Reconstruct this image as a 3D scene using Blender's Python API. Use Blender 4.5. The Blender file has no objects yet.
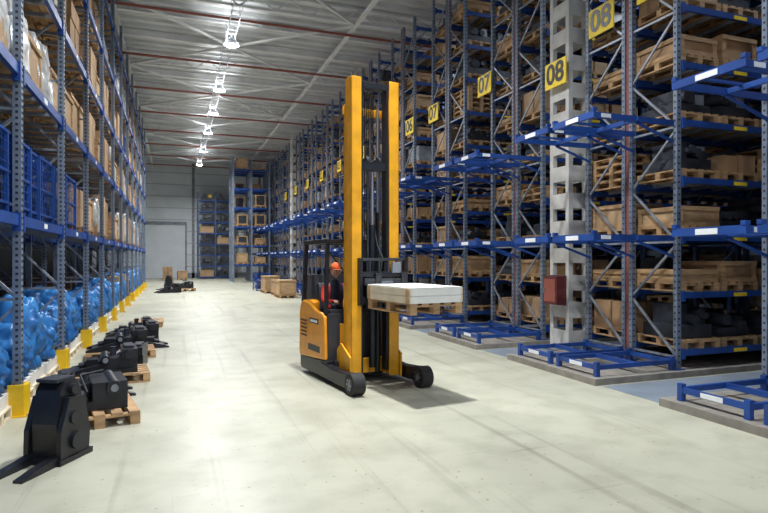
import bpy, bmesh, math, random
from mathutils import Vector, Matrix, noise
random.seed(11)
R=random.random
def U(a,b): return a+(b-a)*random.random()
scene=bpy.context.scene
col=scene.collection
scene.view_settings.view_transform='Standard'
scene.view_settings.look='None'
scene.view_settings.exposure=0.0

# ------------------------------------------------------------ materials
def mat(name,c,rough=0.5,metal=0.0,var=0.0,scale=4.0,emit=None,estr=0,bump=0.0,bscale=30,coat=0,stretch=None,c2=None):
    m=bpy.data.materials.new(name); m.use_nodes=True
    nt=m.node_tree; b=nt.nodes['Principled BSDF']
    b.inputs['Base Color'].default_value=(*c,1)
    b.inputs['Roughness'].default_value=rough
    b.inputs['Metallic'].default_value=metal
    if coat: b.inputs['Coat Weight'].default_value=coat
    tc=nt.nodes.new('ShaderNodeTexCoord')
    mp=nt.nodes.new('ShaderNodeMapping'); nt.links.new(tc.outputs['Object'],mp.inputs[0])
    if stretch: mp.inputs['Scale'].default_value=stretch
    if var>0 or c2:
        n=nt.nodes.new('ShaderNodeTexNoise'); n.inputs['Scale'].default_value=scale; n.inputs['Detail'].default_value=6
        nt.links.new(mp.outputs[0],n.inputs['Vector'])
        r=nt.nodes.new('ShaderNodeValToRGB')
        a=tuple(max(0,v*(1-var)) for v in c); d=c2 if c2 else tuple(min(1,v*(1+var)) for v in c)
        r.color_ramp.elements[0].position=0.3; r.color_ramp.elements[1].position=0.7
        r.color_ramp.elements[0].color=(*a,1); r.color_ramp.elements[1].color=(*d,1)
        nt.links.new(n.outputs[0],r.inputs[0]); nt.links.new(r.outputs[0],b.inputs['Base Color'])
    if bump>0:
        n2=nt.nodes.new('ShaderNodeTexNoise'); n2.inputs['Scale'].default_value=bscale; n2.inputs['Detail'].default_value=4
        nt.links.new(mp.outputs[0],n2.inputs['Vector'])
        bp=nt.nodes.new('ShaderNodeBump'); bp.inputs['Strength'].default_value=bump
        nt.links.new(n2.outputs[0],bp.inputs['Height']); nt.links.new(bp.outputs[0],b.inputs['Normal'])
    if emit:
        b.inputs['Emission Color'].default_value=(*emit,1); b.inputs['Emission Strength'].default_value=estr
    return m
M={}
M['blue']=mat('rack_blue_paint',(0.012,0.058,0.26),0.42,0,0.25,3)
M['post']=mat('galvanised_post',(0.19,0.235,0.31),0.45,0.2,0.2,5)
M['postblue']=mat('rack_post_blue',(0.06,0.095,0.19),0.45,0.1,0.2,5)
M['hole']=mat('post_perforation',(0.02,0.025,0.04),0.8)
M['brace']=mat('galvanised_brace',(0.28,0.31,0.36),0.4,0.35,0.2,6)
M['wood']=mat('pallet_wood',(0.42,0.26,0.13),0.75,0,0.35,3,stretch=(1,1,5))
M['wood2']=mat('crate_wood',(0.50,0.33,0.18),0.7,0,0.25,2.5,stretch=(1,1,6))
M['ply']=mat('plywood',(0.36,0.22,0.115),0.7,0,0.25,2)
M['card']=mat('cardboard',(0.42,0.28,0.16),0.8,0,0.15,2)
M['white']=mat('white_board',(0.80,0.79,0.74),0.6,0,0.05,4)
M['cream']=mat('cream_board',(0.74,0.64,0.47),0.6,0,0.10,4)
M['film']=mat('stretch_film',(0.50,0.50,0.49),0.25,0,0.35,5,bump=0.5,bscale=9)
M['black']=mat('black_paint',(0.014,0.015,0.020),0.38,0.1,0.4,5)
M['dark']=mat('dark_machined_parts',(0.035,0.04,0.052),0.5,0.2,0.5,4)
M['grey']=mat('grey_parts',(0.22,0.24,0.27),0.5,0.2,0.3,4)
M['yellow']=mat('safety_yellow',(0.80,0.50,0.01),0.45,0,0.1,6)
M['signy']=mat('sign_yellow',(0.95,0.68,0.02),0.5,0,0.03,6)
M['red']=mat('red_paint',(0.10,0.018,0.02),0.5,0,0.2,4)
M['orange']=mat('truck_orange',(0.86,0.34,0.015),0.4,0,0.12,4,coat=0.2)
M['mast']=mat('mast_yellow',(0.88,0.40,0.010),0.42,0,0.16,5,coat=0.15)
M['tgrey']=mat('truck_dark_grey',(0.035,0.04,0.05),0.45,0,0.2,5)
M['rubber']=mat('rubber',(0.02,0.02,0.02),0.7)
M['steel']=mat('bright_steel',(0.45,0.46,0.48),0.3,0.9,0.1,8)
M['fork']=mat('fork_steel',(0.06,0.06,0.065),0.4,0.6,0.2,8)
M['tarp']=mat('blue_tarp',(0.010,0.13,0.46),0.34,0,0.4,2.5,bump=0.35,bscale=12,c2=(0.06,0.28,0.66))
M['concrete']=mat('plinth_concrete',(0.24,0.22,0.19),0.8,0,0.2,6)
M['colw']=mat('column_paint',(0.52,0.51,0.48),0.6,0,0.2,3)
M['label']=mat('label_white',(0.80,0.82,0.84),0.5)
M['screen']=mat('lips',(0.35,0.10,0.08),0.8)
M['skin']=mat('skin',(0.55,0.30,0.20),0.55,0,0.05,9)
M['hair']=mat('hair_brown',(0.05,0.03,0.02),0.8)
M['cap']=mat('cap_orange_red',(0.85,0.14,0.02),0.7)
M['lamp']=mat('lamp_lens',(1,1,1),0.5,emit=(0.85,0.93,1.0),estr=14)
M['alu']=mat('lamp_housing',(0.55,0.57,0.60),0.4,0.3)
M['beam']=mat('roof_steel_white',(0.70,0.71,0.71),0.5,0.05,0.10,2)
M['pipe']=mat('sprinkler_pipe_red',(0.26,0.07,0.05),0.5,0,0.15,3)

# ------------------------------------------------------------ mesh builder
class MB:
    def __init__(s): s.v=[];s.f=[];s.m=[];s.sm=[];s.mats=[]
    def mi(s,k):
        if k not in s.mats: s.mats.append(k)
        return s.mats.index(k)
    def add(s,vs,fs,k,smooth=False):
        o=len(s.v); s.v+= [tuple(v) for v in vs]; i=s.mi(k)
        for f in fs: s.f.append([a+o for a in f]); s.m.append(i); s.sm.append(smooth)
    BF=[(0,3,2,1),(4,5,6,7),(0,1,5,4),(1,2,6,5),(2,3,7,6),(3,0,4,7)]
    def box(s,x0,x1,y0,y1,z0,z1,k):
        s.add([(x0,y0,z0),(x1,y0,z0),(x1,y1,z0),(x0,y1,z0),(x0,y0,z1),(x1,y0,z1),(x1,y1,z1),(x0,y1,z1)],MB.BF,k)
    def obox(s,c,size,rz,k,rx=0,ry=0):
        mt=Matrix.Translation(c)@Matrix.Rotation(rz,4,'Z')@Matrix.Rotation(ry,4,'Y')@Matrix.Rotation(rx,4,'X')
        a,b,d=[q/2 for q in size]
        vs=[mt@Vector(p) for p in [(-a,-b,-d),(a,-b,-d),(a,b,-d),(-a,b,-d),(-a,-b,d),(a,-b,d),(a,b,d),(-a,b,d)]]
        s.add(vs,MB.BF,k)
    def beam(s,p,q,w,h,k):
        p=Vector(p);q=Vector(q);d=(q-p).normalized()
        up=Vector((0,0,1)) if abs(d.z)<0.95 else Vector((0,1,0))
        a=d.cross(up).normalized()*w/2; b=a.cross(d).normalized()*h/2
        vs=[p-a-b,p+a-b,p+a+b,p-a+b,q-a-b,q+a-b,q+a+b,q-a+b]
        s.add(vs,MB.BF,k)
    def cyl(s,p,q,r,k,n=12,r2=None,smooth=True):
        p=Vector(p);q=Vector(q);d=(q-p).normalized(); r2=r if r2 is None else r2
        up=Vector((0,0,1)) if abs(d.z)<0.95 else Vector((0,1,0))
        a=d.cross(up).normalized(); b=a.cross(d).normalized()
        vs=[];
        for i in range(n):
            t=2*math.pi*i/n; e=a*math.cos(t)+b*math.sin(t)
            vs+= [p+e*r,q+e*r2]
        s.add(vs,[(2*i,2*i+1,(2*i+3)%(2*n),(2*i+2)%(2*n)) for i in range(n)],k,smooth)
        s.add(vs,[tuple(2*i for i in range(n)),tuple(2*i+1 for i in reversed(range(n)))],k)
    def prism(s,pts,axis,a0,a1,k):
        def P(p,a):
            return {'x':(a,p[0],p[1]),'y':(p[0],a,p[1]),'z':(p[0],p[1],a)}[axis]
        n=len(pts); vs=[P(p,a0) for p in pts]+[P(p,a1) for p in pts]
        fs=[tuple(range(n)),tuple(reversed(range(n,2*n)))]+[(i,i+n,(i+1)%n+n,(i+1)%n) for i in range(n)]
        s.add(vs,fs,k)
    def tube(s,pts,r,k,n=8):
        for a,b in zip(pts[:-1],pts[1:]): s.cyl(a,b,r,k,n)
    def mesh(s,name):
        me=bpy.data.meshes.new(name); me.from_pydata(s.v,[],s.f)
        for k in s.mats: me.materials.append(M[k])
        me.polygons.foreach_set('material_index',s.m); me.polygons.foreach_set('use_smooth',s.sm)
        me.update(); 
        bm=bmesh.new(); bm.from_mesh(me); bmesh.ops.recalc_face_normals(bm,faces=bm.faces); bm.to_mesh(me); bm.free()
        return me
    def build(s,name,parent=None,bevel=0,loc=(0,0,0)):
        o=bpy.data.objects.new(name,s.mesh(name)); col.objects.link(o); o.location=loc
        if parent: o.parent=parent
        if bevel:
            b=o.modifiers.new('Bevel','BEVEL'); b.width=bevel; b.segments=2; b.limit_method='ANGLE'
        return o
def inst(name,me,loc,rz=0,parent=None,sc=None):
    o=bpy.data.objects.new(name,me); col.objects.link(o); o.location=loc; o.rotation_euler=(0,0,rz)
    if sc: o.scale=sc
    if parent: o.parent=parent
    return o
def empty(name,loc=(0,0,0),rz=0):
    o=bpy.data.objects.new(name,None); col.objects.link(o); o.location=loc; o.rotation_euler=(0,0,rz); o.empty_display_size=0.2
    return o

# ------------------------------------------------------------ room
XL,XR,YB,YF,H=-4.7,18.0,57.0,-3.0,10.9
fm=bpy.data.materials.new('polished_concrete_floor'); fm.use_nodes=True
nt=fm.node_tree; b=nt.nodes['Principled BSDF']
tc=nt.nodes.new('ShaderNodeTexCoord')
def noise_n(scale,detail=5,stretch=None):
    n=nt.nodes.new('ShaderNodeTexNoise'); n.inputs['Scale'].default_value=scale; n.inputs['Detail'].default_value=detail
    mp=nt.nodes.new('ShaderNodeMapping'); nt.links.new(tc.outputs['Object'],mp.inputs[0])
    if stretch: mp.inputs['Scale'].default_value=stretch
    nt.links.new(mp.outputs[0],n.inputs['Vector']); return n
def ramp(src,p0,c0,p1,c1):
    r=nt.nodes.new('ShaderNodeValToRGB'); r.color_ramp.elements[0].position=p0; r.color_ramp.elements[1].position=p1
    r.color_ramp.elements[0].color=(*c0,1); r.color_ramp.elements[1].color=(*c1,1); nt.links.new(src,r.inputs[0]); return r
def mix(fac,a,bb,mode='MIX'):
    m=nt.nodes.new('ShaderNodeMix'); m.data_type='RGBA'; m.blend_type=mode
    if isinstance(fac,float): m.inputs[0].default_value=fac
    else: nt.links.new(fac,m.inputs[0])
    nt.links.new(a,m.inputs[6]); nt.links.new(bb,m.inputs[7]); return m.outputs[2]
r1=ramp(noise_n(0.35,6).outputs[0],0.35,(0.41,0.405,0.32),0.65,(0.50,0.495,0.39))
r2=ramp(noise_n(2.2,8).outputs[0],0.35,(0.86,0.86,0.85),0.55,(1,1,1))
r3=ramp(noise_n(1.2,6,(5,0.10,1)).outputs[0],0.30,(0.76,0.75,0.74),0.42,(1,1,1))
c=mix(1.0,r1.outputs[0],r2.outputs[0],'MULTIPLY'); c=mix(1.0,c,r3.outputs[0],'MULTIPLY')
r5=ramp(noise_n(18,4).outputs[0],0.28,(0.60,0.54,0.46),0.34,(1,1,1))
c=mix(1.0,c,r5.outputs[0],'MULTIPLY')
r6=ramp(noise_n(1.0,7,(0.5,9,1)).outputs[0],0.27,(0.84,0.84,0.84),0.36,(1,1,1))
c=mix(1.0,c,r6.outputs[0],'MULTIPLY')
nt.links.new(c,b.inputs['Base Color'])
r4=ramp(noise_n(0.9,6).outputs[0],0.3,(0.32,)*3,0.7,(0.50,)*3); nt.links.new(r4.outputs[0],b.inputs['Roughness'])
b.inputs['Specular IOR Level'].default_value=0.4
M['floor']=fm
m=MB(); m.box(XL,XR,YF,YB,-0.1,0,'floor'); m.build('floor')
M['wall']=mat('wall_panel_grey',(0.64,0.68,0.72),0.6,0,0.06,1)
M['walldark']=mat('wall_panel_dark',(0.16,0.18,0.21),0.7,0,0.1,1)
m=MB(); m.box(XL,XR,YB,YB+0.2,0,H+0.6,'wall')
for i in range(1,10): m.box(XL,XR,YB-0.015,YB,i*1.1-0.02,i*1.1+0.02,'grey')
for i in range(0,4): m.box(XL+i*6.2,XL+i*6.2+.25,YB-0.03,YB,0,H,'grey')
m.box(XL,XR,YB-.03,YB,0,.5,'grey')
m.build('wall_back')
m=MB(); m.box(-2.6,0.9,YB-0.08,YB-0.04,0,5.0,'wall')
for i in range(10): m.box(-2.55,0.85,YB-0.10,YB-0.08,i*0.5+0.03,i*0.5+0.46,'wall')
m.box(-2.75,-2.6,YB-0.12,YB-0.04,0,5.15,'grey'); m.box(0.9,1.05,YB-0.12,YB-0.04,0,5.15,'grey'); m.box(-2.75,1.05,YB-0.14,YB-0.04,5.0,5.3,'grey')
m.build('door_1')
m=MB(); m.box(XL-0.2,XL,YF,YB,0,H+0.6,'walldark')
for i in range(1,10): m.box(XL,XL+0.012,YF,YB,i*1.1-0.02,i*1.1+0.02,'grey')
m.build('wall_left')
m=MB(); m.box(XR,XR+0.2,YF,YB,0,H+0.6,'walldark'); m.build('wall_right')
M['deck']=mat('roof_deck_metal',(0.58,0.60,0.60),0.42,0.12,0.10,1.0)
m=MB(); p=0.60; y=YF
pts=[]
while y<YB:
    pts+=[(y,H),(y+0.25,H),(y+0.29,H+0.14),(y+0.56,H+0.14)]; y+=p
pts.append((YB,H)); 
vs=[];fs=[]
for i,(a,z) in enumerate(pts): vs+=[(XL,a,z),(XR,a,z)]
for i in range(len(pts)-1): fs.append((2*i,2*i+1,2*i+3,2*i+2))
m.add(vs,fs,'deck'); m.box(XL,XR,YF,YB,H+0.16,H+0.24,'deck')
m.build('ceiling')
m=MB()
y=-2
i=0
while y<YB-0.5:
    if i%3==0:
        m.box(XL+.02,XR-.02,y-0.07,y+0.07,H-0.10,H-0.01,'beam'); m.box(XL+.02,XR-.02,y-0.06,y+0.06,H-0.60,H-0.52,'beam')
        x=XL+.1;f=0
        while x+.6<XR: 
            m.beam((x,y,H-.54 if f else H-.1),(x+.6,y,H-.1 if f else H-.54),.04,.04,'beam'); x+=.6; f=1-f
    else:
        d=0.24
        m.box(XL+.02,XR-.02,y-0.08,y+0.08,H-0.03,H-0.005,'beam'); m.box(XL+.02,XR-.02,y-0.012,y+0.012,H-d,H-0.02,'beam'); m.box(XL+.02,XR-.02,y-0.08,y+0.08,H-d-0.025,H-d,'beam')
    y+=2.4;i+=1
for x in (-1.9,6.1,12):
    m.box(x-0.07,x+0.07,YF,YB-.05,H-0.70,H-0.61,'beam')
for j in range(8):
    y0=-2+7.2*j
    m.beam((-1.9,y0,H-0.65),(6.1,y0+7.2,H-0.65),0.08,0.08,'beam'); m.beam((6.1,y0,H-0.65),(-1.9,y0+7.2,H-0.65),0.08,0.08,'beam')
m.build('roof_trusses')
m=MB()
for j in range(12):
    y0=1.0+4.8*j
    m.cyl((XL+.1,y0,H-0.78),(XR-.1,y0,H-0.78),0.05,'pipe',8)
m.build('sprinkler_pipes')
LX=1.9
m=MB(); YT=YB-.1
m.box(LX-0.16,LX-0.14,YF,YT,H-0.99,H-0.89,'alu');m.box(LX+0.14,LX+0.16,YF,YT,H-0.99,H-0.89,'alu')
y=YF
while y<YT-.1: m.box(LX-0.15,LX+0.15,y,y+0.06,H-0.99,H-0.97,'alu'); y+=0.4
y=YF+1
while y<YT-.1:
    m.box(LX-0.15,LX-0.13,y,y+0.02,H-0.9,H-0.2,'alu'); m.box(LX+0.13,LX+0.15,y,y+0.02,H-0.9,H-0.2,'alu'); y+=2.4
m.build('cable_tray')
lm=MB()
lm.cyl((0,0,0),(0,0,0.12),0.27,'alu',20,0.2); lm.cyl((0,0,0.12),(0,0,0.24),0.12,'alu',16,0.09); lm.cyl((0,0,-0.012),(0,0,0.002),0.24,'lamp',20)
lm.cyl((0,0,0.24),(0,0,0.36),0.015,'alu',6)
for a in range(10):
    t=a*math.pi/5; lm.beam((0.1*math.cos(t),0.1*math.sin(t),0.18),(0.17*math.cos(t),0.17*math.sin(t),0.18),0.01,0.12,'alu')
lme=lm.mesh('high_bay_lamp')
def lamp(x,y,z,P,c=(0.96,0.98,1.0),spread=155,up=0):
    o0=inst('high_bay_lamp',lme,(x,y,z))
    l=bpy.data.lights.new('high_bay_light','AREA'); l.shape='DISK'; l.size=0.5; l.energy=P; l.color=c; l.spread=math.radians(spread)
    o=bpy.data.objects.new('high_bay_light',l); col.objects.link(o); o.location=(0,0,-0.04); o.parent=o0
    if up:  # unseen pair of upward fill lights added to brighten the ceiling
        for s in (-1,1):
            l=bpy.data.lights.new('ceiling_fill','AREA'); l.shape='DISK'; l.size=0.3; l.energy=up; l.color=c
            o=bpy.data.objects.new('ceiling_fill',l); col.objects.link(o); o.location=(s*0.36,0,0.02); o.rotation_euler=(math.pi,math.radians(s*-48),0); o.parent=o0
lamp(LX+0.6,7.1,H-1.36,520,spread=120,up=22)
lamp(LX,0.2,H-1.36,390,up=22); lamp(LX,14.5,H-1.36,400,up=30)
for y in (21.1,27,31.5,36.5,43,49.3): lamp(LX,y,H-1.36,500,up=34)
for k in range(0,13):
    ya=5.3+0.8+3.57*k
    lamp(11.0,ya,H-0.95,190,(0.74,0.86,1.0))

# ------------------------------------------------------------ stock helpers
def pallet(m,x,y,z,lx=0.8,ly=1.2,k='wood'):
    for i in range(5):
        w=0.11; xx=x-lx/2+(lx-w)*i/4; m.box(xx,xx+w,y-ly/2,y+ly/2,z+0.122,z+0.144,k)
    for j in (-1,0,1):
        yy=y+j*(ly/2-0.05)
        m.box(x-lx/2,x+lx/2,yy-0.05,yy+0.05,z+0.1,z+0.122,k)
        for i in (-1,0,1): xx=x+i*(lx/2-0.05); m.box(xx-0.05,xx+0.05,yy-0.05,yy+0.05,z+0.02,z+0.1,k)
    for i in (-1,0,1): xx=x+i*(lx/2-0.05); m.box(xx-0.05,xx+0.05,y-ly/2,y+ly/2,z,z+0.022,k)
def crate(m,x,y,z,lx,ly,h,k='wood2'):
    m.box(x-lx/2+0.02,x+lx/2-0.02,y-ly/2+0.02,y+ly/2-0.02,z,z+h,k)
    for sx in (-1,1):
        for sy in (-1,1):
            cx=x+sx*(lx/2-0.045);cy=y+sy*(ly/2-0.045); m.box(cx-0.045,cx+0.045,cy-0.045,cy+0.045,z,z+h,'wood')
    for zz in (z,z+h-0.07):
        for s in (-1,1):
            m.box(x-lx/2,x+lx/2,y+s*(ly/2)-0.012,y+s*(ly/2)+0.012,zz,zz+0.07,'wood')
            m.box(x+s*(lx/2)-0.012,x+s*(lx/2)+0.012,y-ly/2,y+ly/2,zz,zz+0.07,'wood')
def cartons(m,x,y,z,lx,ly,h,k='card'):
    n=max(1,int(h/0.3)); hh=h/n
    for i in range(n):
        for a in (-1,1):
            for bb in (-1,1):
                g=0.008; t=U(0,.03); m.box(x+(a-1)*lx/4+g+t,x+(a+1)*lx/4-g,y+(bb-1)*ly/4+g+t,y+(bb+1)*ly/4-g,z+i*hh+g/2,z+(i+1)*hh-g/2-(t if i==n-1 else 0),k)
def machine(m,x,y,z,lx,ly,h,k='dark'):
    m.box(x-lx*.45,x+lx*.45,y-ly*.4,y+ly*.4,z,z+h*.35,k)
    for i in range(3):
        xx=x+U(-.3,.3)*lx
        m.cyl((xx,y-ly*.42,z+h*U(.4,.7)),(xx,y+ly*.42,z+h*U(.4,.7)),U(.05,.12),k,10)
    m.box(x-lx*.3,x-lx*.1,y-ly*.3,y+ly*.3,z+h*.3,z+h*.9,k); m.box(x+lx*.12,x+lx*.34,y-ly*.35,y+ly*.2,z+h*.3,z+h*.75,random.choice([k,'grey','yellow' if R()<0.15 else k]))
# ------------------------------------------------------------ right hand VNA racks
RH=10.05; LV=[0.42+0.93*i for i in range(11)]
BX=[0,2.8,5.6,8.4]
m=MB()
for r in (0,1.13):
    for bx in BX:
        for dy in (0,0.96):
            y0=r+dy
            m.box(bx-0.045,bx+0.045,y0-0.035,y0+0.035,0.1,RH,'postblue' if bx>0 else 'post')
            if bx==0:
                z=0.2
                while z<RH-0.1:
                    m.box(bx-0.049,bx-0.044,y0-0.012,y0+0.012,z,z+0.03,'hole')
                    m.box(bx-0.02,bx+0.02,y0-0.039,y0-0.035,z+0.01,z+0.035,'hole'); z+=0.1
            m.box(bx-0.09,bx+0.09,y0-0.07,y0+0.07,0.1,0.115,'blue')
        z=0.3;f=0
        while z+0.95<RH:
            a,bb=(r,r+0.96) if f%2==0 else (r+0.96,r)
            m.beam((bx,a,z),(bx,bb,z+0.9),0.03,0.035,'brace')
            if f%2==0: m.beam((bx,r,z),(bx,r+0.96,z),0.03,0.035,'brace')
            z+=0.93;f+=1
    for L in LV:
        for dy in (-0.02,0.98):
            m.box(0.05,8.35,r+dy-0.022,r+dy+0.022,L-0.10,L,'blue')
            for bx in BX[:-1]:
                for q in (0.055,2.66): m.box(bx+q,bx+q+0.06,r+dy-0.04,r+dy+0.04,L-0.15,L+0.02,'blue')
                if dy<0: m.box(bx+1.2,bx+1.5,r+dy-0.032,r+dy-0.026,L-0.09,L-0.03,'signy')
        for bx in BX[:-1]:
            for q in (0.5,0.9,1.4,1.9,2.3): m.box(bx+q-0.03,bx+q+0.03,r,r+0.96,L-0.06,L-0.002,'brace')
for L in (2.27,4.13):
    for r in (-0.02,1.11):
        for yy in (r+0.06,r+0.94):
            m.beam((-1.65,yy,L-0.05),(0,yy,L-0.05),0.045,0.09,'blue')
            m.beam((-0.8,yy,L-0.10),(0,yy,L-0.36),0.03,0.04,'blue')
        m.beam((-1.65,r-0.0,L-0.05),(-1.65,r+1.0,L-0.05),0.045,0.10,'blue')
        m.beam((-0.8,r,L-0.05),(-0.8,r+1.0,L-0.05),0.045,0.07,'blue')
        m.box(-1.5,-0.5,r+0.25,r+0.30,L-0.03,L+0.003,'blue'); m.box(-1.5,-0.5,r+0.7,r+0.75,L-0.03,L+0.003,'blue')
        m.box(-1.68,-1.673,r+0.35,r+0.65,L-0.09,L-0.02,'label')
        m.box(-1.5,-1.32,r+0.03,r+0.037,L-0.08,L-0.02,'label')
        for yy in (r+0.03,r+0.97): m.box(-1.68,-1.60,yy-0.03,yy+0.03,L-0.0,L+0.05,'blue')
for r in (0,1.13):
    for yy in (r+0.0,r+0.9): m.beam((-1.6,yy,0.24),(-0.05,yy,0.24),0.05,0.07,'blue')
    for xx in (-1.6,-0.85,-0.12): m.beam((xx,r,0.24),(xx,r+0.9,0.24),0.05,0.07,'blue')
    for xx in (-1.6,-0.12):
        for yy in (r,r+0.9): m.box(xx-0.035,xx+0.035,yy-0.035,yy+0.035,0.1,0.32,'blue')
    m.box(-1.632,-1.626,r+0.3,r+0.6,0.21,0.27,'label')
m.box(-1.75,8.6,-0.14,2.24,0,0.1,'concrete')
rackme=m.mesh('pallet_rack')
def stock(seed):
    random.seed(seed); m=MB()
    for r in (0,1.13):
        for L in LV[:-1]:
            for bx in BX[:-1]:
                for j in range(3):
                    u=R(); x=bx+0.5+0.9*j+U(-.03,.03); y=r+0.48
                    if u<0.04: continue
                    if u<0.09:
                        for q in range(random.randint(2,5)): pallet(m,x,y,L+q*0.145,0.8,1.0)
                        continue
                    pallet(m,x,y,L,0.82,1.0); z=L+0.146
                    v=R(); h=U(0.25,0.62)
                    if v<0.30: crate(m,x,y,z,0.8,0.95,U(0.16,0.5),random.choice(['wood2','ply','ply','card']))
                    elif v<0.42: cartons(m,x,y,z,0.80,0.95,h,random.choice(['card','ply']))
                    elif v<0.47: m.obox((x,y,z+h/2),(0.75,0.9,h),U(-.04,.04),random.choice(['cream','grey','film']))
                    elif v<0.55:
                        for q in range(4): m.cyl((x-.27+.18*q,y-.45,z+.1),(x-.27+.18*q,y+.45,z+.1),.085,random.choice(['grey','dark','card']),10)
                    else: machine(m,x,y,z,0.8,0.95,h+0.03)
    return m.mesh('rack_stock')
stocks=[stock(s) for s in (3,5,8,21)]
random.seed(5)
RX=7.6
NR=13
for k in range(-1,NR):
    Y0=7.0+3.57*k
    e=inst('pallet_rack',rackme,(RX,Y0,0))
    inst('rack_stock',stocks[(k*3+1)%4],(0,0,0),0,e)
    mm=MB(); mm.cyl((0.0,1.045,0.1),(0.0,1.045,RH),0.04,'pipe',8)
    mm.build('riser_pipe',e)
for (x,y,h) in ((4.3,46.0,9.8),):
    m=MB()
    for xx in (0,1.4,2.8):
        for yy in (0,1.0,2.2,3.2):
            m.box(xx-.06,xx+.06,yy-.05,yy+.05,0,h,'post')
        z=0.3;f=0
        while z+1<h:
            m.beam((xx,0 if f else 1,z),(xx,1 if f else 0,z+.9),.04,.05,'brace'); m.beam((xx,2.2 if f else 3.2,z),(xx,3.2 if f else 2.2,z+.9),.04,.05,'brace'); z+=.95;f=1-f
    for i in range(6):
        L=1.4+i*1.5
        for yy in (0,1,2.2,3.2): m.box(0,2.8,yy-.03,yy+.03,L-.13,L,'blue')
        for j in (0.7,2.1):
            for yy in (.5,2.7):
                if R()<0.8: pallet(m,j,yy,L,.9,1.0); crate(m,j,yy,L+.146,.8,.9,U(.3,.9),random.choice(['wood2','dark','card','grey']))
    m.build('tower_rack',loc=(x,y,0))
m=MB()
for xx in (0,1.5,3.0):
    for yy in (0,1): m.box(xx-.05,xx+.05,yy-.05,yy+.05,0,8.0,'postblue')
    for i in range(7): m.beam((xx,i%2,0.4+i),(xx,(i+1)%2,1.4+i),.04,.05,'brace')
for i in range(8):
    L=0.2+i*1.0
    for yy in (0,1): m.box(0,3,yy-.03,yy+.03,L-.1,L,'blue')
    for j in (.75,2.25):
        if R()<.6: machine(m,j,.5,L,1.2,.9,.7)
        else: crate(m,j,.5,L,1.2,.9,.6,'card')
m.build('parts_shelving',loc=(2.0,YB-2.4,0))
def sign(x,y,z,t,parent=None):
    mm=MB(); mm.box(-0.012,0.012,-0.33,0.33,-0.26,0.26,'signy'); mm.box(0.012,0.05,-0.28,-0.22,-0.1,0.1,'grey'); mm.box(0.012,0.05,0.22,0.28,-0.1,0.1,'grey')
    o=mm.build('aisle_number_sign',loc=(x,y,z))
    cu=bpy.data.curves.new('sign_digits','FONT'); cu.body=t; cu.size=0.56; cu.extrude=0.003; cu.align_x='CENTER'; cu.align_y='CENTER'; cu.offset=0.012
    cu.materials.append(M['black'])
    q=bpy.data.objects.new('sign_digits',cu); col.objects.link(q); q.parent=o; q.location=(-0.017,0,0); q.rotation_euler=(math.pi/2,0,-math.pi/2)
sign(7.49,7.40,6.52,'09'); sign(7.49,8.62,6.37,'08'); sign(7.22,9.62,5.62,'08'); sign(7.49,12.9,6.37,'07'); 
sign(7.49,16.0,6.37,'07'); sign(7.49,17.9,6.37,'06')
for k in range(4,11): sign(7.49,7+3.57*(k-1)+1.9,6.37,'%02d'%max(1,9-k))
m=MB()
for (cx,cy) in ((0,0),(0.4,0),(0,0.5),(0.4,0.5)):
    m.box(cx-0.05,cx+0.05,cy-0.05,cy+0.05,0,H-0.72,'colw')
z=0.15
while z<H-1.1:
    for yy in (-.045,.525): m.box(0.05,0.35,yy,yy+.02,z,z+0.30,'colw')
    for xx in (-.045,.425): m.box(xx,xx+.02,0.05,0.45,z,z+0.30,'colw')
    z+=0.55
m.box(-0.15,0.55,-0.11,0.65,0,0.04,'grey')
cm=m.mesh('steel_column')
inst('steel_column',cm,(7.38,9.40,0)); inst('steel_column',cm,(7.38,23.69,0)); inst('steel_column',cm,(7.38,37.96,0))
m=MB(); m.box(0,0.05,-.24,.24,-.3,.3,'red'); m.box(-.17,0,-.22,.22,-.28,.28,'red'); m.box(-.18,-.17,-.18,.18,-.23,.23,'pipe'); m.cyl((-.2,.15,-.05),(-.2,.15,.05),.01,'steel',6)
m.build('fire_hose_cabinet',loc=(7.27,9.65,1.25))
M['lane']=mat('lane_grey_coating',(0.22,0.26,0.31),0.32,0,0.2,2)
for k in range(-1,NR-1):
    mm=MB(); mm.box(5.95,16.2,7.0+3.57*k+2.3,7.0+3.57*(k+1)-0.2,0.0,0.004,'lane'); mm.build('floor_lane_coating')

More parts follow.
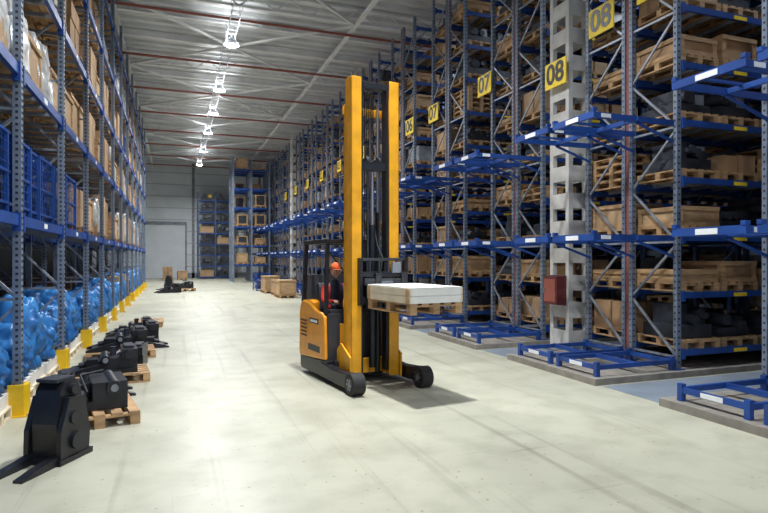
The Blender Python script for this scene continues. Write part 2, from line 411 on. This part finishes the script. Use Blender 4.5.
# ------------------------------------------------------------ left rack
LXF=-1.78; NB=13; Ya=8.0-2.8*2
LL=[2.42,4.22,5.80,7.40,9.0]
def leftframe():
    m=MB()
    for i in range(NB+1):
        y=2.8*i
        for x in (0,-1.05):
            m.box(x-0.05,x+0.04,y-0.05,y+0.05,0,RH,'post')
            z=0.12
            if x==0 and i<9:
                while z<RH-0.2:
                    m.box(x+0.04,x+0.044,y-0.03,y-0.012,z,z+0.03,'hole');m.box(x+0.04,x+0.044,y+0.012,y+0.03,z,z+0.03,'hole'); m.box(x-0.02,x+0.01,y-0.054,y-0.05,z,z+0.03,'hole'); z+=0.075
            m.box(x-0.1,x+0.08,y-0.09,y+0.09,0,0.012,'blue')
        z=0.25;f=0
        while z+1.1<RH:
            a,bb=(0,-1.05) if f else (-1.05,0)
            m.beam((a,y,z),(bb,y,z+1.1),0.03,0.035,'brace'); m.beam((0,y,z),(-1.05,y,z),0.03,0.035,'brace'); z+=1.15;f=1-f
    for L in LL:
        for x in (0.0,-1.05):
            m.box(x-0.03,x+0.03,0,2.8*NB,L-0.13,L,'blue')
            for i in range(NB):
                for q in (0.06,2.68): m.box(x-0.04,x+0.05,2.8*i+q,2.8*i+q+0.06,L-0.2,L+0.03,'blue')
                if x==0: m.box(x+0.03,x+0.034,2.8*i+1.3,2.8*i+1.5,L-0.1,L-0.03,'label')
        for i in range(NB):
            for q in (0.4,0.9,1.4,1.9,2.4): m.box(-1.02,0-0.03,2.8*i+q-0.03,2.8*i+q+0.03,L-0.06,L-0.003,'brace')
    return m.mesh('pallet_rack_left')
lf=leftframe()
inst('pallet_rack',lf,(LXF,Ya,0)); inst('pallet_rack',lf,(LXF-1.3,Ya,0))
pm=MB()
pm.prism([(-0.09,-0.11),(0.08,-0.11),(0.11,-0.08),(0.11,0.08),(0.08,0.11),(-0.09,0.11),(-0.09,0.08),(0.06,0.07),(0.06,-0.07),(-0.09,-0.08)],'z',0.0,0.38,'yellow')
pm.box(-0.11,0.14,-0.14,0.14,0,0.012,'yellow')
for s in (-1,1): pm.cyl((0.12,s*0.11,0.01),(0.12,s*0.11,0.03),0.015,'steel',8)
pme=pm.mesh('post_protector')
for i in range(1,NB+1): inst('post_protector',pme,(LXF+0.0,Ya+2.8*i,0))
def wrapped(seed):
    random.seed(seed); m=MB(); pallet(m,0,0,0,0.82,1.15)
    h=U(0.85,1.15)
    bm=bmesh.new(); bmesh.ops.create_cube(bm,size=1); bmesh.ops.subdivide_edges(bm,edges=bm.edges[:],cuts=13,use_grid_fill=True)
    for v in bm.verts:
        p=v.co.copy(); n=noise.noise(p*3+Vector((seed,0,0)))*0.10+noise.noise(p*8+Vector((0,seed,0)))*0.05
        r=1-0.28*max(0,p.z+0.1)
        v.co=Vector((p.x*0.84*r*(1+n),p.y*1.14*r*(1+n),(p.z+0.5)*h+0.15+n*0.8*(p.z+0.5)))
    bm.verts.index_update()
    m.add([v.co for v in bm.verts],[[q.index for q in f.verts] for f in bm.faces],'film',True); bm.free()
    m.box(-0.41,0.41,-0.56,0.56,0.146,0.146+h*0.35,'card')
    return m.mesh('shrink_wrapped_pallet')
def cage():
    m=MB(); k='blue'
    for sx in (-.4,.4):
        for sy in (-.58,.58): m.box(sx-.025,sx+.025,sy-.025,sy+.025,0,1.0,k)
    for z in (.12,.5,.97):
        for sx in (-.4,.4): m.box(sx-.015,sx+.015,-.58,.58,z,z+.035,k)
        for sy in (-.58,.58): m.box(-.4,.4,sy-.015,sy+.015,z,z+.035,k)
    n=9
    for i in range(1,n):
        yy=-.58+1.16*i/n
        for sx in (-.4,.4): m.box(sx-.003,sx+.003,yy-.004,yy+.004,.12,1.0,k)
    for i in range(1,7):
        xx=-.4+.8*i/7
        for sy in (-.58,.58): m.box(xx-.004,xx+.004,sy-.003,sy+.003,.12,1.0,k)
    for i in range(1,7):
        z=.12+.88*i/7
        for sx in (-.4,.4): m.box(sx-.003,sx+.003,-.58,.58,z-.004,z+.004,k)
        for sy in (-.58,.58): m.box(-.4,.4,sy-.003,sy+.003,z-.004,z+.004,k)
    m.box(-.38,.38,-.56,.56,.1,.13,k); machine(m,0,0,.13,.7,1.0,.5,'dark')
    return m.mesh('wire_mesh_container')
def cartpal(seed):
    random.seed(seed); m=MB(); pallet(m,0,0,0,0.82,1.15); h=U(.7,1.2); cartons(m,0,0,.146,.78,1.1,h,random.choice(['card','card','ply'])); return m.mesh('carton_pallet')
def cratepal(seed):
    random.seed(seed); m=MB(); pallet(m,0,0,0,0.82,1.15); h=U(.5,1.1); crate(m,0,0,.146,.8,1.12,h,random.choice(['wood2','card','ply'])); return m.mesh('wooden_crate')
def palstack(n):
    m=MB()
    for i in range(n): pallet(m,0,0,i*.145,0.8,1.15)
    return m.mesh('pallet_stack')
W=[wrapped(s) for s in (1,2,3)]; CG=cage(); CA=[cartpal(s) for s in (4,5,6)]; CR=[cratepal(s) for s in (7,8,9)]; PS=[palstack(3),palstack(5)]
random.seed(99)
for li,L in enumerate(LL):
    for i in range(NB):
        for j in range(3):
            y=Ya+2.8*i+0.5+0.9*j; x=LXF-0.52+U(-.03,.03); u=R()
            me,nm=None,None
            if li==4 and u<0.5: me,nm=random.choice(PS),'pallet_stack'
            elif li==4: continue
            elif li==0 and i in (1,2,3) :
                me,nm=CG,'wire_mesh_container'
                if i==3 and j==2: me,nm=CA[0],'carton_pallet'
            elif li==1 and i<=3:
                me,nm=(W[j%3],'shrink_wrapped_pallet') if (i<3 and j!=1) else (CR[j],'wooden_crate')
            elif u<0.05: continue
            elif u<0.40: me,nm=random.choice(CA),'carton_pallet'
            elif u<0.66: me,nm=random.choice(CR),'wooden_crate'
            elif u<0.82: me,nm=random.choice(W),'shrink_wrapped_pallet'
            elif u<0.90: me,nm=CG,'wire_mesh_container'
            else: me,nm=random.choice(PS),'pallet_stack'
            inst(nm,me,(x,y,L),math.pi*random.randint(0,1))
m=MB()
for L in [0.0]+LL[:-1]:
    for i in range(NB):
        for j in range(3):
            if R()<0.1: continue
            x=-0.5;y=2.8*i+.5+.9*j; pallet(m,x,y,L,1.0,.8)
            (crate if R()<.5 else cartons)(m,x,y,L+.146,.98,.78,U(.5,1.2),random.choice(['wood2','ply','card']))
m.build('crate_stacks',loc=(LXF-1.3,Ya,0))
def tarp(seed):
    random.seed(seed)
    m=MB(); pallet(m,0,0,0,0.95,0.85,'cream'); m.box(-.44,.44,-.40,.40,.146,.30,'white')
    bm=bmesh.new(); bmesh.ops.create_cube(bm,size=1); bmesh.ops.subdivide_edges(bm,edges=bm.edges[:],cuts=23,use_grid_fill=True)
    hx,hy,hz=0.49,0.42,U(0.70,1.05); off=Vector((seed*3.1,seed*1.7,0))
    for v in bm.verts:
        p=v.co*2; s=Vector((p.x*math.sqrt(1-p.y*p.y/2-p.z*p.z/2+p.y*p.y*p.z*p.z/3),p.y*math.sqrt(1-p.z*p.z/2-p.x*p.x/2+p.z*p.z*p.x*p.x/3),p.z*math.sqrt(1-p.x*p.x/2-p.y*p.y/2+p.x*p.x*p.y*p.y/3)))
        t=0.34; q=p*(1-t)+s*t
        n=abs(noise.noise(q*1.4+off))*0.26+abs(noise.noise(q*3.2+off))*0.18+abs(noise.noise(q*8+off))*0.06-0.12
        q=q*(1+n) 
        z=(q.z*0.5+0.5)*hz; 
        top=max(0,q.z); w=1-0.26*top*top
        v.co=Vector((q.x*hx*w*0.98,q.y*hy*w*0.98,max(0.0,z)+0.30))
    bm.verts.index_update()
    m.add([v.co for v in bm.verts],[[q.index for q in f.verts] for f in bm.faces],'tarp',True); bm.free()
    return m.mesh('blue_tarp_bundle')
TP=[tarp(s) for s in (1,2,3,4)]
random.seed(4)
for i in range(0,NB):
    for j in range(3):
        y=Ya+2.8*i+0.52+0.9*j
        if i>4 and R()<0.3: inst('carton_pallet',random.choice(CA),(LXF-.52,y,0)); continue
        inst('blue_tarp_bundle',random.choice(TP),(LXF-0.50+U(-.03,.02),y,0),math.pi*random.randint(0,1))

# ------------------------------------------------------------ black attachments on the aisle floor
def attach(v):
    m=MB(); k='black'
    if v==0:
        m.prism([(-.14,0.0),(.16,0.0),(.20,.34),(.17,.64),(.10,.74),(-.04,.74),(-.10,.66),(-.15,.36)],'y',-.13,.13,k)
        for s in (-1,1):
            m.prism([(-.18,0.0),(.20,0.0),(.22,.25),(.14,.58),(-.06,.60),(-.17,.3)],'y',s*.17-.025,s*.17+.025,k)
            m.cyl((.04,s*.13,.66),(.04,s*.18,.66),.05,k,14); m.cyl((.0,s*.19,.4),(.0,s*.215,.4),.06,k,16)
            m.cyl((.02,s*.19,.18),(.02,s*.225,.18),.08,k,16)
            m.prism([(-.60,0.0),(-.1,0.0),(-.1,.09),(-.45,.05),(-.60,.02)],'y',s*.13-.045,s*.13+.045,k)
        m.box(-.2,.24,-.21,.21,.0,.05,k); m.cyl((.21,-.08,.1),(.19,-.08,.5),.03,'dark',10); m.cyl((.21,.08,.1),(.19,.08,.5),.03,'dark',10)
        m.box(-.12,.12,-.11,.11,.74,.77,'dark')
        m.tube([(.1,0,.74),(.2,0,.78),(.27,0,.6),(.27,0,.3)],.014,'rubber')
    elif v==1:
        pallet(m,0,0,0,.8,1.1)
        z=.146
        m.box(-.45,.30,-.34,.26,z,z+.10,k); m.box(-.05,.30,-.34,.26,z+.1,z+.30,k); m.box(-.42,-.28,-.30,.22,z+.1,z+.22,k)
        m.cyl((.16,-.40,z+.24),(.16,.32,z+.24),.08,k,16); m.cyl((.16,-.42,z+.24),(.16,-.40,z+.24),.04,'grey',10); m.cyl((-.15,-.35,z+.14),(-.15,.3,z+.14),.05,'dark',12)
        m.prism([(-.45,z+.1),(-.05,z+.1),(-.05,z+.26),(-.25,z+.2),(-.45,z+.14)],'y',-.06,.02,k)
        m.tube([(-.1,-.3,z+.2),(-.15,0,z+.34),(.1,.2,z+.34)],.014,'rubber')
    else:
        m.box(-.50,.45,-.30,.30,0,.07,k); m.box(.02,.45,-.26,.26,.07,.24,k); m.box(.22,.45,-.34,.34,.24,.38,k)
        for s in (-1,1):
            m.prism([(-.60,.0),(.05,.0),(.05,.18),(-.15,.15),(-.4,.09),(-.60,.03)],'y',s*.24-.05,s*.24+.05,k)
            m.cyl((.33,s*.34,.30),(.33,s*.38,.30),.07,k,14)
        m.cyl((-.02,-.30,.22),(-.02,.30,.22),.07,k,16); m.cyl((-.02,-.33,.22),(-.02,-.30,.22),.04,'grey',10)
        m.cyl((-.40,0,.12),(.1,0,.18),.045,'dark',10); m.box(-.3,-.12,-.14,.14,.07,.22,k)
        m.cyl((.10,.1,.24),(.10,.1,.38),.05,'dark',12); m.box(.26,.40,-.2,.2,.38,.42,'dark')
    return m.mesh('lift_attachment')
AT=[attach(0),attach(1),attach(2)]
mp_=MB(); pallet(mp_,0,0,0,.8,1.2); PAL=mp_.mesh('wooden_pallet')
for (x,y,z,rz,v,s) in ((-1.06,6.15,0,1.05,0,1.0),(-0.90,7.60,0,0.2,1,1.05),(-1.08,8.75,0,3.3,2,.9),(-1.0,9.8,.146,0.12,2,.95),(-0.92,11.0,0,-0.1,2,.95),(-0.98,12.1,.146,0.1,2,1.0),(-0.70,13.2,0,3.2,2,.95),(-0.85,14.3,0,0.1,2,1.05),(-1.0,15.5,0,0.1,2,1.0),(-0.3,33.5,0,0.4,2,1.2),(0.6,35,0,0.1,1,1.2),(-.4,36.8,0,.2,0,1.1)):
    inst('lift_attachment',AT[v],(x,y,z),rz,None,(s,s,s))
    if z>0: inst('wooden_pallet',PAL,(x,y,0),math.pi/2+rz)
inst('wooden_pallet',PAL,(-0.72,17.4,0))
for (x,y,me,nm) in ((5.0,27.5,CR[0],'wooden_crate'),(5.1,29.2,CR[1],'wooden_crate'),(4.9,31.5,CR[2],'wooden_crate'),(4.8,34,CG,'wire_mesh_container'),(-.6,52,CA[1],'carton_pallet'),(.6,53,CR[1],'wooden_crate')):
    inst(nm,me,(x,y,0),0.05)

# ------------------------------------------------------------ reach truck
TL=(2.80,8.2,0); TR=math.radians(8)
tr=empty('reach_truck',TL,TR)
m=MB()
for s in (-1,1):
    x=s*.55
    m.prism([(-.70,.10),(-.62,.24),(-.50,.29),(-.30,.27),(.0,.25),(.5,.30),(.5,.07),(-.68,.07)],'x',x-.075,x+.075,'black')
m.box(-.5,.5,.22,.42,.08,.34,'black')
m.build('outrigger_legs',tr,0.012)
m=MB()
for s in (-1,1):
    x=s*.55
    m.cyl((x-.09,-.60,.155),(x+.09,-.60,.155),.155,'rubber',28); m.cyl((x+s*.09,-.60,.155),(x+s*.10,-.60,.155),.09,'tgrey',20); m.cyl((x-.101,-.60,.155),(x+.101,-.60,.155),.045,'grey',16)
    for a in range(6):
        t=a*math.pi/3; m.cyl((x-.104,-.6+.068*math.cos(t),.155+.068*math.sin(t)),(x+.104,-.6+.068*math.cos(t),.155+.068*math.sin(t)),.01,'steel',6)
m.cyl((-.1,1.2,.17),(.1,1.2,.17),.17,'rubber',24)
m.build('wheels',tr)
m=MB()
m.prism([(.30,.06),(1.42,.06),(1.46,.12),(1.46,.28),(.30,.34)],'x',-.61,.61,'black')
m.build('chassis_skirt',tr,0.02)
m=MB()
prof=[(.34,.34),(1.47,.26),(1.50,.4),(1.48,1.0),(1.42,1.15),(1.30,1.21),(1.0,1.18),(.72,1.08),(.45,1.05),(.37,1.0)]
m.prism(prof,'x',-.62,-.56,'orange'); m.prism(prof,'x',.56,.62,'orange')
m.prism([(1.10,.28),(1.47,.26),(1.50,.4),(1.48,1.0),(1.42,1.15),(1.30,1.21),(1.10,1.19)],'x',-.56,.56,'orange')
m.build('body_panels',tr,0.03)
m=MB()
m.box(-.56,.56,.345,.40,.34,1.04,'tgrey'); m.box(-.625,-.62,.55,1.05,.42,.52,'black')
for i in range(5): m.box(-.627,-.619,1.12,1.38,.62+.06*i,.645+.06*i,'black')
m.box(-.626,-.62,.6,.98,.86,.94,'black'); m.box(-.628,-.624,.64,.94,.88,.92,'label')
m.box(-.54,.54,.40,1.10,.36,.46,'black')
m.box(-.5,.5,.40,.54,.94,1.10,'tgrey'); m.box(.0,.5,.54,1.1,.46,1.08,'tgrey')
m.box(-.05,.2,.42,.46,1.10,1.34,'black'); m.cyl((-.25,.58,1.05),(-.25,.53,1.15),.03,'black',10)
for i in range(16):
    a=i*math.pi/8;b2=(i+1)*math.pi/8; f=lambda t:(-.36+.1*math.cos(t),.56+.09*math.sin(t),1.2+.03*math.sin(t)); m.cyl(f(a),f(b2),.012,'black',6)
m.cyl((-.36,.54,1.08),(-.36,.56,1.19),.02,'black',8); m.beam((-.45,.56,1.195),(-.27,.56,1.195),.02,.01,'black')
for i in range(3): m.cyl((.06+.07*i,.6,1.08),(.06+.07*i,.58,1.20),.012,'black',8)
m.build('cab_interior',tr,0.006)
m=MB()
m.prism([(.74,.70),(1.12,.70),(1.14,.84),(.74,.88)],'x',-.43,.02,'tgrey'); m.prism([(1.06,.84),(1.16,.84),(1.24,1.46),(1.16,1.50),(1.12,1.42)],'x',-.41,.0,'tgrey')
m.box(-.35,-.05,.8,1.08,.46,.70,'black')
m.build('seat',tr,0.03)
m=MB()
G=2.14
for s in (-1,1):
    m.beam((s*.57,1.40,1.15),(s*.55,1.32,G),.06,.07,'black'); m.beam((s*.57,.42,1.02),(s*.55,.40,G),.055,.06,'black')
    m.box(s*.55-.03,s*.55+.03,.34,1.38,G-.02,G+.05,'black')
m.box(-.55,.55,.34,.41,G-.02,G+.05,'black'); m.box(-.55,.55,1.31,1.38,G-.02,G+.05,'black')
for i in range(8): 
    x=-.42+.12*i; m.box(x-.012,x+.012,.38,1.34,G,G+.035,'black')
m.beam((.55,1.35,1.2),(-.2,1.36,G-.05),.03,.03,'black')
m.box(-.55,.55,1.36,1.39,1.2,1.62,'tgrey')
m.cyl((.3,1.1,G+.05),(.3,1.1,G+.15),.05,'yellow',12)
m.build('overhead_guard',tr,0.006)
m=MB(); k='mast'; MT=4.58
def channel(x,y0,y1,z0,z1,s,w=.11,t=.02,k='mast'):
    m.box(min(x,x+s*t),max(x,x+s*t),y0,y1,z0,z1,k)
    a,b3=sorted((x,x+s*w)); m.box(a,b3,y0,y0+t,z0,z1,k); m.box(a,b3,y1-t,y1,z0,z1,k)
for s in (-1,1):
    x=s*.40; channel(x,-.15,.07,.12,MT,-s,.165)
    channel(s*.375,.04,.19,.12,MT-.35,-s,.10)
    m.box(x-s*.02-.012,x-s*.02+.012,.0,.3,.2,.9,k)
    m.prism([(-.18,.10),(.30,.10),(.30,.5),(.16,.62),(-.18,.45)],'x',s*.425-.015,s*.425+.015,k)
m.box(-.40,.40,.15,.19,MT-.50,MT-.38,k); m.box(-.40,.40,.12,.19,.14,.36,k); m.box(-.38,.38,.15,.18,2.35,2.45,k)
m.box(-.39,.39,.02,.06,MT-.08,MT,'black'); m.box(-.39,.39,.15,.18,1.15,1.25,k)
m.build('mast_frame',tr,0.006)
m=MB()
for s in (-1,1):
    m.box(s*.21-.012,s*.21+.012,-.12,.03,.2,MT-.06,'black'); m.box(min(s*.21,s*.235),max(s*.21,s*.235),-.12,-.105,.2,MT-.06,'black'); m.box(min(s*.21,s*.235),max(s*.21,s*.235),.015,.03,.2,MT-.06,'black')
    m.cyl((s*.16,.10,.15),(s*.16,.10,2.6),.04,'black',14); m.cyl((s*.16,.10,2.6),(s*.16,.10,MT-.4),.025,'steel',12)
    m.box(s*.10-.012,s*.10+.012,-.09,-.075,1.6,3.3,'dark')
    for z in (0.6,2.9): m.cyl((s*.22,-.03,z),(s*.36,-.03,z),.05,'steel',14)
m.cyl((0,-.03,.25),(0,-.03,2.4),.05,'black',16); m.cyl((0,-.03,2.4),(0,-.03,3.2),.032,'steel',12)
m.box(-.22,.22,-.12,.03,MT-.14,MT-.06,'black'); m.box(-.22,.22,-.10,.02,3.22,3.34,'black')
for s in (-1,1): m.cyl((s*.10-.02,-.03,3.36),(s*.10+.02,-.03,3.36),.07,'dark',16)
for i in range(5):
    x=-.08+.035*i; m.tube([(x,.06,1.2),(x,.06,MT-.15)],.011,'rubber',6)
m.build('mast_inner_stage',tr,0)
ox=.10
m=MB()
m.box(ox-.36,ox+.36,-.24,-.18,1.22,1.32,'black'); m.box(ox-.36,ox+.36,-.24,-.18,1.62,1.70,'black')
m.box(ox-.40,ox+.40,-.22,-.16,1.86,1.90,'tgrey')
for i in range(6):
    x=ox-.38+.152*i; m.box(x-.012,x+.012,-.22,-.18,1.3,1.88,'tgrey')
for s in (-1,1):
    m.box(ox+s*.38-.025,ox+s*.38+.025,-.24,-.14,1.2,1.9,'black'); m.box(s*.15-.03,s*.15+.03,-.20,-.02,1.15,1.85,'black')
    m.cyl((s*.15,-.04,1.3),(s*.24,-.04,1.3),.05,'steel',12)
m.cyl((ox-.25,-.27,1.48),(ox+.25,-.27,1.48),.035,'grey',12); m.box(ox-.12,ox+.12,-.29,-.22,1.4,1.56,'grey')
m.box(ox-.34,ox+.34,-.27,-.22,1.50,1.60,'tgrey'); m.box(ox+.12,ox+.26,-.28,-.22,1.68,1.84,'grey')
m.tube([(ox-.1,-.24,1.55),(ox-.02,-.22,1.9),(.05,-.1,2.1),(.04,.05,2.6)],.012,'rubber',8)
m.build('fork_carriage',tr,0.005)
m=MB()
for s in (-1,1):
    x=ox+.10+s*.22
    m.prism([(-.24,1.13),(-1.36,1.145),(-1.36,1.16),(-.29,1.17),(-.29,1.68),(-.24,1.68)],'x',x-.05,x+.05,'fork')
m.build('forks',tr,0.004)
ld=empty('palletised_crate',TL,TR)
m=MB(); lx0=.18; ly0=-.93; pz=1.17
pallet(m,lx0,ly0,pz,.8,1.2,'wood'); m.build('load_pallet',ld,0.003)
m=MB(); z=pz+.146
m.box(lx0-.385,lx0+.385,ly0-.575,ly0+.575,z,z+.19,'white')
for zz in (0.0,.097):
    for s in (-1,1):
        m.box(lx0+s*.398-.010,lx0+s*.398+.010,ly0-.60,ly0+.60,z+zz,z+zz+.092,'cream')
        m.box(lx0-.385,lx0+.385,ly0+s*.59-.010,ly0+s*.59+.010,z+zz,z+zz+.092,'white')
for i in range(4):
    w=.1975; x=lx0-.405+i*.2042; m.box(x,x+w,ly0-.60,ly0+.60,z+.19,z+.205,'white')
for s in (-1,1):
    for q in (-1,1): m.box(lx0+s*.412-.006,lx0+s*.412+.006,ly0+q*.55-.045,ly0+q*.55+.045,z,z+.188,'wood2')
m.build('load_box',ld,0.002)

# ------------------------------------------------------------ driver
dr=empty('truck_driver',TL,TR)
cx=-.2
def skinobj(name,verts,edges,rad,matl,root=0,sub=2):
    me=bpy.data.meshes.new(name); me.from_pydata(verts,edges,[]); o=bpy.data.objects.new(name,me); col.objects.link(o); o.parent=dr
    sk=o.modifiers.new('Skin','SKIN'); sk.use_smooth_shade=True
    for i,r in enumerate(rad):
        d=me.skin_vertices[0].data[i]; d.radius=(r,r) if not isinstance(r,tuple) else r; d.use_root=(i==root)
    ss=o.modifiers.new('Sub','SUBSURF'); ss.levels=sub; ss.render_levels=sub
    me.materials.append(matl); return o
wm=bpy.data.materials.new('work_clothes'); wm.use_nodes=True; nt=wm.node_tree; b=nt.nodes['Principled BSDF']; b.inputs['Roughness'].default_value=.85
tc=nt.nodes.new('ShaderNodeTexCoord'); sp=nt.nodes.new('ShaderNodeSeparateXYZ'); nt.links.new(tc.outputs['Object'],sp.inputs[0])
def mth(op,a,bv):
    n=nt.nodes.new('ShaderNodeMath'); n.operation=op
    if isinstance(a,(int,float)): n.inputs[0].default_value=a
    else: nt.links.new(a,n.inputs[0])
    if bv is not None: n.inputs[1].default_value=bv
    return n.outputs[0]
ax=mth('ABSOLUTE',mth('SUBTRACT',sp.outputs[0],cx),None); sl=mth('GREATER_THAN',ax,.115); lg=mth('GREATER_THAN',sp.outputs[2],1.06)
rgbv=nt.nodes.new('ShaderNodeRGB'); rgbv.outputs[0].default_value=(.02,.025,.05,1)
rgbr=nt.nodes.new('ShaderNodeRGB'); rgbr.outputs[0].default_value=(.65,.035,.02,1)
rgbl=nt.nodes.new('ShaderNodeRGB'); rgbl.outputs[0].default_value=(.02,.03,.06,1)
a1=mix(sl,rgbv.outputs[0],rgbr.outputs[0]); a2=mix(lg,rgbl.outputs[0],a1); nt.links.new(a2,b.inputs['Base Color'])
V=[(cx,.95,.95),(cx,.96,1.10),(cx,.95,1.26),(cx,.93,1.40),(cx,.92,1.49),(cx,.91,1.56)]
E=[(0,1),(1,2),(2,3),(3,4),(4,5)]; RR=[.14,.14,(.16,.12),(.15,.11),.065,.055]
for s in (-1,1):
    o0=len(V); V+=[(cx+s*.18,.92,1.41),(cx+s*.25,.80,1.22),(cx+s*.22,.68,1.19),(cx+s*.17,.585,1.225)]
    E+=[(3,o0),(o0,o0+1),(o0+1,o0+2),(o0+2,o0+3)]; RR+=[.068,.05,.043,.032]
    o0=len(V); V+=[(cx+s*.10,.90,.94),(cx+s*.12,.70,.96),(cx+s*.13,.60,.93),(cx+s*.13,.60,.70),(cx+s*.13,.60,.54),(cx+s*.14,.49,.50)]
    E+=[(0,o0)]+[(o0+i,o0+i+1) for i in range(5)]; RR+=[.095,.08,.066,.055,.045,.04]
skinobj('clothed_body',V,E,RR,wm)
for s in (-1,1):
    wx,wy,wz=cx+s*.17,.585,1.225
    V=[(wx,wy,wz),(wx-s*.005,wy-.045,wz+.005)];E=[(0,1)];RR=[(.026,.02),(.034,.016)]
    for i in range(4):
        o0=len(V); f=(i-1.5)*.018; L=(.8,1,.95,.75)[i]
        V+=[(wx+f,wy-.085,wz+.004),(wx+f,wy-.085-.03*L,wz-.012),(wx+f,wy-.085-.035*L,wz-.036)]; E+=[(1,o0),(o0,o0+1),(o0+1,o0+2)]; RR+=[.0095,.0085,.0075]
    o0=len(V); V+=[(wx-s*.035,wy-.05,wz-.008),(wx-s*.045,wy-.08,wz-.02)]; E+=[(1,o0),(o0,o0+1)]; RR+=[.011,.009]
    skinobj('hand',V,E,RR,M['skin'],0,1)
def head():
    bm=bmesh.new(); bmesh.ops.create_uvsphere(bm,u_segments=32,v_segments=24,radius=1)
    for v in bm.verts:
        p=v.co.copy(); fx=.078;fy=.098;fz=.118
        if p.z<0: fx*=1-.28*(-p.z)**1.3; 
        y=p.y*fy
        if p.y<0 and p.z<-.2: y*=1.0-.02
        if p.y>0 and p.z<-.3: y*=.75
        x=p.x*fx; z=p.z*fz
        if p.y<-.5 and abs(p.z-.02)<.12 and .2<abs(p.x)<.6: y+=.008
        v.co=Vector((x,y,z))
    m=MB(); bm.verts.index_update(); m.add([v.co for v in bm.verts],[[q.index for q in f.verts] for f in bm.faces],'skin',True); bm.free()
    m.add([(-.012,-.092,-.03),(.012,-.092,-.03),(0,-.122,-.028),(0,-.094,.022),(0,-.094,-.042)],[(0,2,3),(2,1,3),(0,4,2),(4,1,2)],'skin',True)
    for s in (-1,1):
        m.cyl((s*.03,-.085,.004),(s*.03,-.0905,.004),.011,'label',12); m.cyl((s*.03,-.0905,.004),(s*.03,-.092,.004),.005,'hair',8)
        m.box(s*.03-.015,s*.03+.015,-.096,-.088,.022,.028,'hair')
        m.cyl((s*.07,.005,-.005),(s*.086,.012,-.003),.026,'skin',12,.02)
    m.box(-.022,.022,-.092,-.086,-.062,-.055,'screen')
    bm=bmesh.new(); bmesh.ops.create_uvsphere(bm,u_segments=24,v_segments=16,radius=1)
    bmesh.ops.delete(bm,geom=[v for v in bm.verts if v.co.y<-.05 or v.co.z<-.45],context='VERTS')
    bm.verts.index_update(); m.add([Vector((v.co.x*.084,v.co.y*.104+.002,v.co.z*.122)) for v in bm.verts],[[q.index for q in f.verts] for f in bm.faces],'hair',True); bm.free()
    bm=bmesh.new(); bmesh.ops.create_uvsphere(bm,u_segments=24,v_segments=16,radius=1)
    bmesh.ops.delete(bm,geom=[v for v in bm.verts if v.co.z<.22],context='VERTS')
    bm.verts.index_update(); m.add([Vector((v.co.x*.09,v.co.y*.11,v.co.z*.128+.004)) for v in bm.verts],[[q.index for q in f.verts] for f in bm.faces],'cap',True); bm.free()
    m.prism([(-.07,-.08),(.07,-.08),(.06,-.14),(.03,-.165),(-.03,-.165),(-.06,-.14)],'z',.03,.037,'cap')
    return m
h=head().build('head',dr,0,(cx,.895,1.70)); h.rotation_euler=(math.radians(8),0,math.radians(-18))

# ------------------------------------------------------------ world, camera
w=bpy.data.worlds.new('world'); scene.world=w; w.use_nodes=True
bg=w.node_tree.nodes['Background']; bg.inputs[0].default_value=(.62,.76,1.0,1); bg.inputs[1].default_value=0.56
cam=bpy.data.cameras.new('camera'); co=bpy.data.objects.new('camera',cam); col.objects.link(co)
co.location=(0,0,1.9); co.rotation_euler=(math.pi/2,0,-math.atan(209/570)); cam.sensor_width=36; cam.lens=570/768*36; cam.shift_y=0.002; cam.clip_end=200
scene.camera=co
